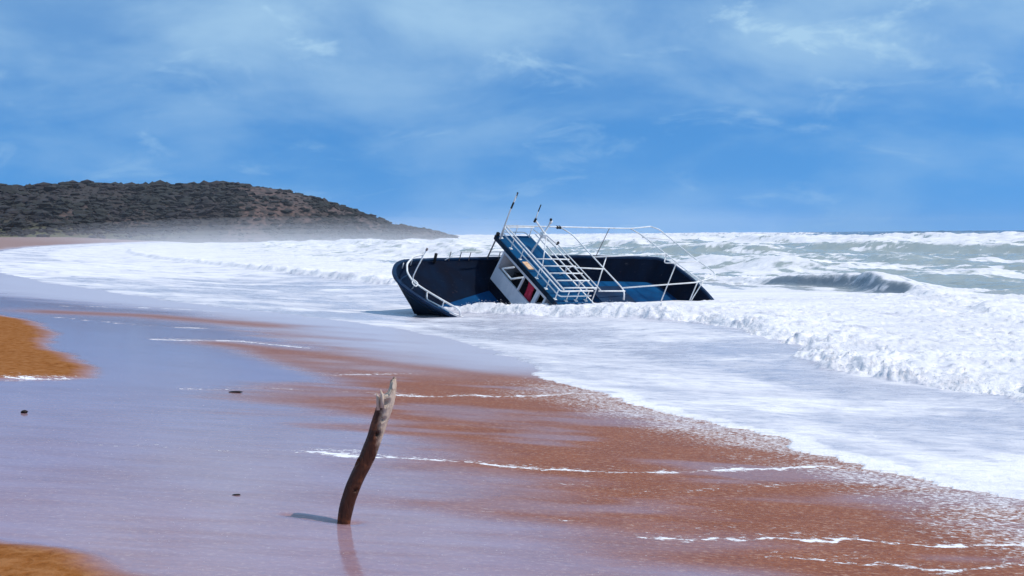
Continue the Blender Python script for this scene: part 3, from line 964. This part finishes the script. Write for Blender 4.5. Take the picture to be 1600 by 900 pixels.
# roof railing along the front edge
tube('top_rail', [(6.45, 2.30, 2.28), (4.98, 2.30, 2.28), (5.06, -2.28, 2.28), (6.50, -2.30, 2.28)], TR, r=0.10)
tube('middle_rail', [(6.45, 2.30, 2.06), (5.00, 2.30, 2.06), (5.06, -2.28, 2.06), (6.15, -2.30, 2.06), (6.45, -2.30, 1.84)], TR * 0.9, r=0.14)
for v in (-2.2, -1.40, -0.62, 0.72, 1.45, 2.15):
    tube('rail_post', [(4.985 - 0.0175 * (v - 2.3) , v, 1.86), (4.985 - 0.0175 * (v - 2.3), v, 2.26)], 0.020)
    box('post_foot', (4.985 - 0.0175 * (v - 2.3) - .06, v - .06, 1.832), (4.985 - 0.0175 * (v - 2.3) + .06, v + .06, 1.858), M_WHITE, boat, 0.006)
for u in (5.4, 5.85, 6.3):
    tube('rail_post', [(u, 2.28, 1.86), (u, 2.28, 2.26)], 0.020)
    box('post_foot', (u - .06, 2.22, 1.832), (u + .06, 2.34, 1.858), M_WHITE, boat, 0.006)
for u in (5.7, 6.4):
    tube('rail_post', [(u, -2.28, 1.84), (u, -2.28, 2.26)], 0.020)
# canopy frame over the near half of the upper deck: cross tubes with slats between
for u in (5.16, 6.20, 6.58):
    tube('canopy_tube', [(u, -1.7 if u > 6 else -2.25, 2.33), (u - 0.06, 2.30, 2.345)], TR)
for k_ in range(5):
    v = 0.22 + k_ * 0.50
    tube('slat', [(5.13, v, 2.375), (6.60, v + 0.03, 2.375)], 0.026)
tube('canopy_tube', [(6.85, -1.2, 2.30), (6.80, 2.30, 2.30)], 0.022)
for v in (0.5, 1.5):
    tube('brace', [(6.2, v, 1.84), (6.58, v + .1, 2.32)], 0.018)
    tube('brace', [(6.62, v - .2, 1.84), (6.22, v + .12, 2.32)], 0.018)
# --- long awning frame over the after deck
AW = 2.26
tube('awning_rail', [(5.10, -2.32, 2.33), (7.9, -2.36, AW + .04), (11.5, -2.38, AW + .02), (12.55, -2.42, AW + .12)], TR, r=0.3)
tube('awning_rail', [(7.95, 2.32, AW), (6.7, 2.32, AW + .02)], TR)
tube('awning_bar', [(7.80, -2.34, AW + .03), (8.10, -1.85, AW), (8.02, 0.35, AW), (7.98, 1.75, AW), (7.98, 2.25, AW - .02), (8.02, 2.38, 1.9)], TR, r=0.25)
tube('awning_bar', [(11.45, -2.36, AW + .02), (11.72, -1.9, AW), (11.95, -0.30, AW), (12.05, 0.6, AW), (12.30, 1.7, AW)], TR, r=0.3)
tube('awning_bar', [(12.50, -2.42, AW + .12), (12.95, -2.3, AW + .05), (13.25, 0.0, AW), (13.50, 1.05, AW), (13.35, 1.30, AW - .06), (11.95, 1.75, AW - .02), (8.0, 2.1, AW)], TR, r=0.14)
tube('awning_rail', [(8.03, -0.12, AW), (11.9, -0.40, AW)], TR)
tube('awning_rail', [(6.6, 0.72, AW + .04), (8.0, 0.76, AW)], TR)
tube('awning_rail', [(11.62, -1.7, AW), (13.0, -1.55, AW)], TR * .9)
tube('awning_rail', [(12.1, 0.30, AW), (13.28, 0.18, AW)], TR * .9)
tube('awning_post', [(8.75, -0.20, AW), (8.45, 0.25, 1.1), (8.30, 0.45, -0.05)], 0.024)
tube('awning_post', [(12.0, -0.40, AW), (11.75, -0.1, 2.0), (11.95, 0.3, AW - .02)], 0.024)
tube('awning_post', [(12.0, 0.30, AW), (11.9, 0.42, 1.0), (11.85, 0.5, -0.05)], 0.024)
tube('awning_post', [(12.3, 1.5, AW), (12.2, 1.6, 1.1), (12.15, 1.7, 0.1)], 0.024)
tube('awning_post', [(12.75, 1.4, AW - .04), (12.3, 1.6, 1.4), (12.15, 1.7, 0.4)], 0.022)
tube('awning_post', [(10.1, -2.30, 0.9), (10.32, -2.36, AW + .02)], 0.016, M_GREY)
tube('awning_post', [(7.0, -2.30, 0.85), (7.0, -2.36, AW + .06)], 0.016)
for u in (7.62, 7.74):
    box('clamp', (u, -2.42, AW - .02), (u + .08, -2.28, AW + .07), M_BLACK, boat, 0.01)
# --- crossed mast arms and aerials
mast = bpy.data.objects.new('mast', None)
C.objects.link(mast); mast.parent = boat
tube('mast_arm', [(5.52, -0.8, 1.84), (5.80, -0.8, 2.72), (5.99, -0.8, 3.36)], 0.036, M_WHITE, mast, 0.2)
tube('mast_arm', [(5.20, -0.72, 3.50), (5.85, -0.72, 2.92), (6.58, -0.72, 2.48)], 0.034, M_WHITE, mast, 0.2)
tube('mast_arm', [(5.25, -0.70, 3.10), (6.25, -0.70, 2.55)], 0.022, M_WHITE, mast)
tube('mast_arm', [(5.95, -0.75, 2.9), (5.7, -0.2, 2.40), (5.45, 0.35, 1.84)], 0.022, M_WHITE, mast)
box('junction_box', (5.72, -0.87, 2.76), (5.92, -0.64, 2.94), M_WHITE, mast, 0.02)
tube('mast_cap', [(5.99, -0.8, 3.345), (6.0, -0.8, 3.46)], 0.058, M_WHITE, mast)
tube('mast_lamp', [(5.97, -0.8, 3.465), (5.95, -0.8, 3.53)], 0.05, M_BLACK, mast)
tube('mast_cap', [(5.17, -0.72, 3.42), (5.20, -0.72, 3.58)], 0.045, M_BLACK, mast)
tube('mast_cap', [(6.54, -0.72, 2.46), (6.65, -0.72, 2.56)], 0.050, M_BLACK, mast)
an = tube('aerial', [(5.20, -0.74, 3.55), (5.22, -0.76, 3.86)], 0.020, M_WHITE)
tube('aerial_tip', [(5.22, -0.76, 3.86), (5.25, -0.78, 4.14)], 0.022, M_BLACK, an)
an = tube('aerial', [(4.92, -2.1, 1.85), (4.96, -2.1, 3.06), (5.03, -2.1, 3.88)], [0.030, 0.026, 0.020][0], M_WHITE)
tube('aerial_tip', [(4.975, -2.1, 3.22), (5.00, -2.1, 3.50)], 0.036, M_BLACK, an)
tube('aerial_tip', [(5.02, -2.1, 3.68), (5.035, -2.1, 3.92)], 0.032, M_BLACK, an)
# --- stay from roof corner, bollard, far side rails
tube('stay', [(4.92, -2.32, 1.75), (4.80, -2.32, 0.82)], 0.030, M_GREY)
tube('bollard', [(2.30, -2.08, 0.78), (2.27, -2.08, 1.18)], 0.060, M_BLACK)
for u in (3.05, 3.52, 3.95, 5.30, 5.75, 7.4):
    tube('rail_post', [(u, -2.28, sheer(u) - 0.02), (u, -2.30, 1.13)], 0.018, M_GREY)
tube('side_rail', [(2.85, -2.24, 0.80), (3.15, -2.29, 0.96), (3.50, -2.30, 0.97), (3.52, -2.30, 1.13), (3.95, -2.30, 1.13), (4.4, -2.30, 1.13)], 0.018, M_WHITE, r=0.03)
tube('side_rail', [(4.85, -2.30, 1.14), (6.2, -2.30, 1.16)], 0.018, M_WHITE)
tube('side_rail', [(4.85, -2.30, 0.98), (5.5, -2.30, 0.98)], 0.014, M_WHITE)
# --- bow rails
bowpts = [(1.6, -1.85, 1.30), (0.9, -1.45, 1.42), (0.35, -0.85, 1.48), (0.08, -0.25, 1.50), (0.06, 0.30, 1.47), (0.28, 0.75, 1.45), (0.56, 1.20, 1.43), (0.86, 1.62, 1.40), (1.18, 1.98, 1.36), (1.22, 2.02, 1.15)]
tube('bow_rail', bowpts, 0.036, r=0.18)
tube('bow_rail', [(0.33, 0.95, 1.42), (0.35, 1.06, 1.20), (0.72, 1.52, 1.18), (1.0, 1.85, 1.14), (1.6, 2.15, 1.05)], 0.026, r=0.05)
for (u, v) in ((0.33, 0.98), (0.74, 1.53)):
    tube('rail_post', [(u + .03, v - .04, sheer(u) - .05), (u, v, 1.44)], 0.024)
for (u, v) in ((0.30, -1.0), (0.9, -1.45), (1.5, -1.78)):
    tube('rail_post', [(u, v, sheer(u)), (u, v, 1.44)], 0.018)
tube('bow_pipe', [(0.26, 0.25, 2.75), (0.07, 0.28, 1.98), (-0.02, 0.33, 1.62), (0.12, 0.42, 1.42), (0.06, 0.32, 1.10)], 0.022, r=0.12)
obj('bow_pipe_cap', tube_mesh('bow_pipe_cap', [(0.255, 0.25, 2.73), (0.28, 0.25, 2.82)], 0.04), M_GREY, boat)
tube('rope_loop', [(0.05, 0.30, 1.55), (-0.08, 0.48, 1.52), (0.05, 0.62, 1.44), (0.2, 0.46, 1.50), (0.05, 0.30, 1.56)], 0.022, M_WHITE, r=0.1)
# deck fittings glimpsed in the shade
hatch = box('hatch', (9.2, -1.0, -0.085), (10.8, 0.5, 0.22), M_DECK, boat, 0.03)
box('hatch_lid', (9.15, -1.05, 0.223), (10.85, 0.55, 0.29), M_CAP, hatch, 0.02)
tube('rub_rail', [(u, -(hb + .03), sheer(u) - .30) for (u, hb) in plan(0.86, 40)[2:-2:2]], 0.045, M_CAP, r=0.01)
tube('rub_rail', [(u, (hb + .03), sheer(u) - .30) for (u, hb) in plan(0.86, 40)[2:-2:2]], 0.045, M_CAP, r=0.01)

# red cloth hanging inside the wheelhouse window
vs, fs = [], []
for i in range(11):
    for j in range(9):
        a, c_ = i / 10, j / 8
        loc = LP(5.04 + 0.05 * math.sin(a * 14) + 0.03 * math.sin(c_ * 5 + a * 3), 0.30 + a * 0.42 + 0.04 * c_, 1.48 - 0.85 * c_ - 0.05 * math.sin(a * 3))
        vs.append(Mb @ loc)
for i in range(10):
    for j in range(8):
        fs.append((i * 9 + j, (i + 1) * 9 + j, (i + 1) * 9 + j + 1, i * 9 + j + 1))
cl_me = mesh_from('red_cloth', vs, fs)
cloth = obj('red_cloth', cl_me, paint('red_fabric', (0.42, 0.02, 0.05), (0.60, 0.05, 0.10), 0.9, 8.0))
sol = cloth.modifiers.new('thickness', 'SOLIDIFY'); sol.thickness = 0.012
tag(cloth, 'faded red cloth hanging in the wheelhouse window of the wrecked boat', 'cloth')

# ------------------------------------------------------------------ driftwood post
SC = 9.12 / FPX
SBX, SBY = -1.29, 9.12
SBZ = float(beach_z(np.array([SBX]), np.array([SBY]))[0])
# (height px above base, centre offset px, width px)
prof = [(-60, -4, 21), (-20, -1.5, 21), (0, 0, 21), (12, 2, 22.5), (30, 6, 24), (62, 18, 25.5), (98, 36, 26.5), (135, 51, 24.5), (160, 59, 25), (178, 66, 26.5),
        (193, 69.5, 26.5), (206, 72.5, 25.5), (216, 74.5, 23), (224, 76, 18), (230, 77, 15)]
hs = np.linspace(-60, 230, 110)
cx = np.interp(hs, [p_[0] for p_ in prof], [p_[1] for p_ in prof]) ; wd = np.interp(hs, [p_[0] for p_ in prof], [p_[2] for p_ in prof])
ker = np.ones(7) / 7
cx = np.convolve(np.pad(cx, 3, 'edge'), ker, 'valid'); wd = np.convolve(np.pad(wd, 3, 'edge'), ker, 'valid')
NS = 40
vs, fs, ht_lit = [], [], []
knots = [(190, 0.15, 7), (163, 0.45, 4.5), (140, 0.30, 5.5), (96, -0.9, 5), (52, 0.6, 4)]
for i, h in enumerate(hs):
    for k_ in range(NS):
        a = 2 * math.pi * k_ / NS                # a = 0 towards +x, a = -pi/2 towards the camera
        rr = wd[i] / 2 * SC
        # long grooves and gentle lumps of weathered wood
        gr = float(fbm(np.array([a * 2.2 + 0.004 * h]), np.array([h * 0.012]), 301, 3)[0] - 0.5)
        gr2 = float(fbm(np.array([math.cos(a) * 3 + 9]), np.array([math.sin(a) * 3 + h * 0.05]), 303, 3)[0] - 0.5)
        rr *= 1 + 0.16 * gr + 0.14 * gr2
        for (kh, ka, kr) in knots:
            da = math.atan2(math.sin(a + math.pi / 2 - ka), math.cos(a + math.pi / 2 - ka)) * wd[i] / 2
            dd = math.hypot((h - kh) * 0.8, da)
            if dd < kr * 1.6:
                rr *= 1 + (-0.55 * math.exp(-(dd / (kr * 0.55)) ** 2) + 0.10 * math.exp(-((dd - kr) / (kr * .4)) ** 2))
        top = max(0, (h - 196) / 34)
        # jagged broken end: left-hand side splinters stop short
        hz = h
        if top > 0:
            jag = 0.5 + 0.5 * math.sin(a * 3 + 1.2) * math.sin(a * 5 + .4)
            cc = min(1.0, max(0.0, (math.cos(a - 0.3) + 0.35) / 0.75)); cc = cc * cc * (3 - 2 * cc)
            hz = 196 + (h - 196) * (0.22 + 0.78 * cc) * (0.78 + 0.22 * jag)
        vs.append((SBX + cx[i] * SC + math.cos(a) * rr, SBY + math.sin(a) * rr * 0.92 + 0.02 * math.sin(h / 90), SBZ + hz * SC))
        ht_lit.append(h + 52 * math.cos(a - 0.35) * (h > 60) - 14)  # height shifted by side, so the sunlit right side is painted paler
for i in range(len(hs) - 1):
    for k_ in range(NS):
        j = (k_ + 1) % NS
        fs.append((i * NS + k_, i * NS + j, (i + 1) * NS + j, (i + 1) * NS + k_))
fs.append(tuple((len(hs) - 1) * NS + k_ for k_ in range(NS)))
stick_me = mesh_from('driftwood_post', vs, fs)
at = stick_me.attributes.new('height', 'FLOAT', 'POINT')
at.data.foreach_set('value', np.array(ht_lit, np.float32) / 230)
m, t, b = new_mat('driftwood')
oc = N(t, 'ShaderNodeTexCoord').outputs['Object']
hgt_lit = attr(t, 'height')
gr = noise(t, mapping(t, oc, (1, 1, 0.10), (0, 0.3, 0)), 55, 5, 0.65, 0.5)
bl = noise(t, oc, 9, 5, 0.65)
wet = mixc(t, gr, (0.014, 0.004, 0.002), (0.105, 0.030, 0.012))
wet = mixc(t, rng(t, bl, 0.50, 0.72, 0, 0.7), wet, (0.28, 0.088, 0.032))
bleach_sunlit = mixc(t, gr, (0.44, 0.29, 0.20), (0.84, 0.68, 0.55))
bleach_sunlit = mixc(t, rng(t, bl, 0.56, 0.68, 0, 0.6), bleach_sunlit, (0.16, 0.08, 0.05))
hn = math_n(t, 'ADD', hgt_lit, math_n(t, 'MULTIPLY', math_n(t, 'SUBTRACT', bl, 0.5), 0.42))
c = mixc(t, rng(t, hn, 0.50, 0.72), wet, bleach_sunlit)  # bleached towards the top, with the sunlit side painted in
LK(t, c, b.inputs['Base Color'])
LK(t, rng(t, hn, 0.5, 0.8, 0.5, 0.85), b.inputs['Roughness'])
b.inputs['Specular IOR Level'].default_value = 0.3
bump(t, gr, 1.0, 0.014, b)
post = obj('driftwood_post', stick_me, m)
tag(post, 'crooked driftwood post standing upright in the wet sand', 'driftwood')
for (dx_, h0, h1, yo) in ((-11, 190, 205, -.03), (-5, 194, 211, -.05)):
    cx0 = np.interp(h0, hs, cx) + dx_
    pts = [(SBX + (cx0) * SC, SBY + yo, SBZ + (h0 - 12) * SC), (SBX + (cx0 - .5) * SC, SBY + yo, SBZ + (h0 + h1) / 2 * SC), (SBX + (cx0 - 2.5) * SC, SBY + yo - .005, SBZ + h1 * SC)]
    me = tube_mesh('splinter', pts, [0.017, 0.013, 0.003], 6, local=False)
    a2 = me.attributes.new('height', 'FLOAT', 'POINT'); a2.data.foreach_set('value', np.ones(len(me.vertices), np.float32))
    obj('splinter', me, m, post)

# ------------------------------------------------------------------ small flotsam on the wet sand
M_DEB = paint('sodden_bark', (0.012, 0.009, 0.010), (0.04, 0.025, 0.02), 0.5, 30.0)


def chip(name, x, y, L_, W_, H_, rot, seed, label, cat):
    r = np.random.default_rng(seed)
    V = IV2 * (1 + 0.35 * (r.random((42, 1)) - 0.5)) * np.array([L_, W_, H_]) / 2
    ca, sa = math.cos(rot), math.sin(rot)
    z = float(beach_z(np.array([x]), np.array([y]))[0])
    V = np.stack([V[:, 0] * ca - V[:, 1] * sa + x, V[:, 0] * sa + V[:, 1] * ca + y, V[:, 2] + z + H_ * 0.3], -1)
    tag(obj(name, tri_mesh(name, V, IT2), M_DEB), label, cat)


chip('pebble', -5.65, 13.98, 0.075, 0.06, 0.045, 0.2, 1, 'dark pebble alone on the wet sand at far left', 'pebble')
chip('bark_strip', -3.94, 17.18, 0.20, 0.05, 0.03, 0.1, 2, 'thin dark bark strip lying on wet sand between sand spit and post', 'driftwood')
chip('bark_chip', -2.28, 9.91, 0.07, 0.03, 0.014, 0.3, 3, 'tiny dark bark chip on wet sand left of the driftwood post', 'driftwood')

# ------------------------------------------------------------------ froth: clumps of foam thrown up by the bore
def froth(n, ts, dlo, dhi, smin, smax, lift, seed):
    r = np.random.default_rng(seed)
    t_ = r.uniform(ts[0], ts[1], n)
    f_ = np.interp(t_, FR_T, FR_S)
    s_ = f_ - (dlo + (dhi - dlo) * r.random(n) ** 1.6)
    # invert st(): x, y from s, t
    a = s_ - 8.57; c_ = t_ - 0.387 * 9.3
    det = (-0.922) * 0.922 - (-0.387) * (-0.387)
    x = (a * 0.922 - (-0.387) * c_) / det
    y = ((-0.922) * c_ - (-0.387) * a) / det
    z, fo, mi, de, di = sea_fields(x, y)
    ok = (fo > 0.45) & (np.abs(np.arctan2(x, y)) < 0.7)
    x, y, z = x[ok], y[ok], z[ok]
    k_ = len(x)
    sz_ = smin + (smax - smin) * r.random(k_) ** 2.2
    size_ = np.stack([sz_ * (1 + r.random(k_)), sz_ * (1 + r.random(k_)), sz_ * (0.5 + 0.5 * r.random(k_))], -1)
    return np.stack([x, y, z + lift * r.random(k_) ** 3], -1), size_


parts_ = [froth(1500, (38, 46.2), 0.1, 1.0, 0.004, 0.013, 0.14, 3), froth(7000, (15, 45), 0.0, 1.0, 0.003, 0.010, 0.16, 5)]
cen = np.concatenate([p_[0] for p_ in parts_]); siz = np.concatenate([p_[1] for p_ in parts_])
V, T, _ = blobs(cen, siz, (IV1, IT1), 0.35, 9)
m, t, b = new_mat('froth')
b.inputs['Base Color'].default_value = (0.89, 0.89, 0.91, 1)
b.inputs['Roughness'].default_value = 0.75
b.inputs['Specular IOR Level'].default_value = 0.1
tl = N(t, 'ShaderNodeBsdfTranslucent'); tl.inputs['Color'].default_value = (0.89, 0.89, 0.91, 1)
mx = N(t, 'ShaderNodeMixShader'); mx.inputs[0].default_value = 0.6
LK(t, b.outputs[0], mx.inputs[1]); LK(t, tl.outputs[0], mx.inputs[2])
LK(t, mx.outputs[0], t.nodes['Material Output'].inputs['Surface'])
tag(obj('froth', tri_mesh('froth', V, T), m), 'white froth and spray thrown up along the breaking wave', 'foam', kind='stuff')
print('verts', sum(len(o.data.vertices) for o in bpy.data.objects if o.type == 'MESH'), 'tris', sum(sum(len(p_.vertices) - 2 for p_ in o.data.polygons) if len(o.data.polygons) < 5000 else len(o.data.loops) - 2 * len(o.data.polygons) for o in bpy.data.objects if o.type == 'MESH'))
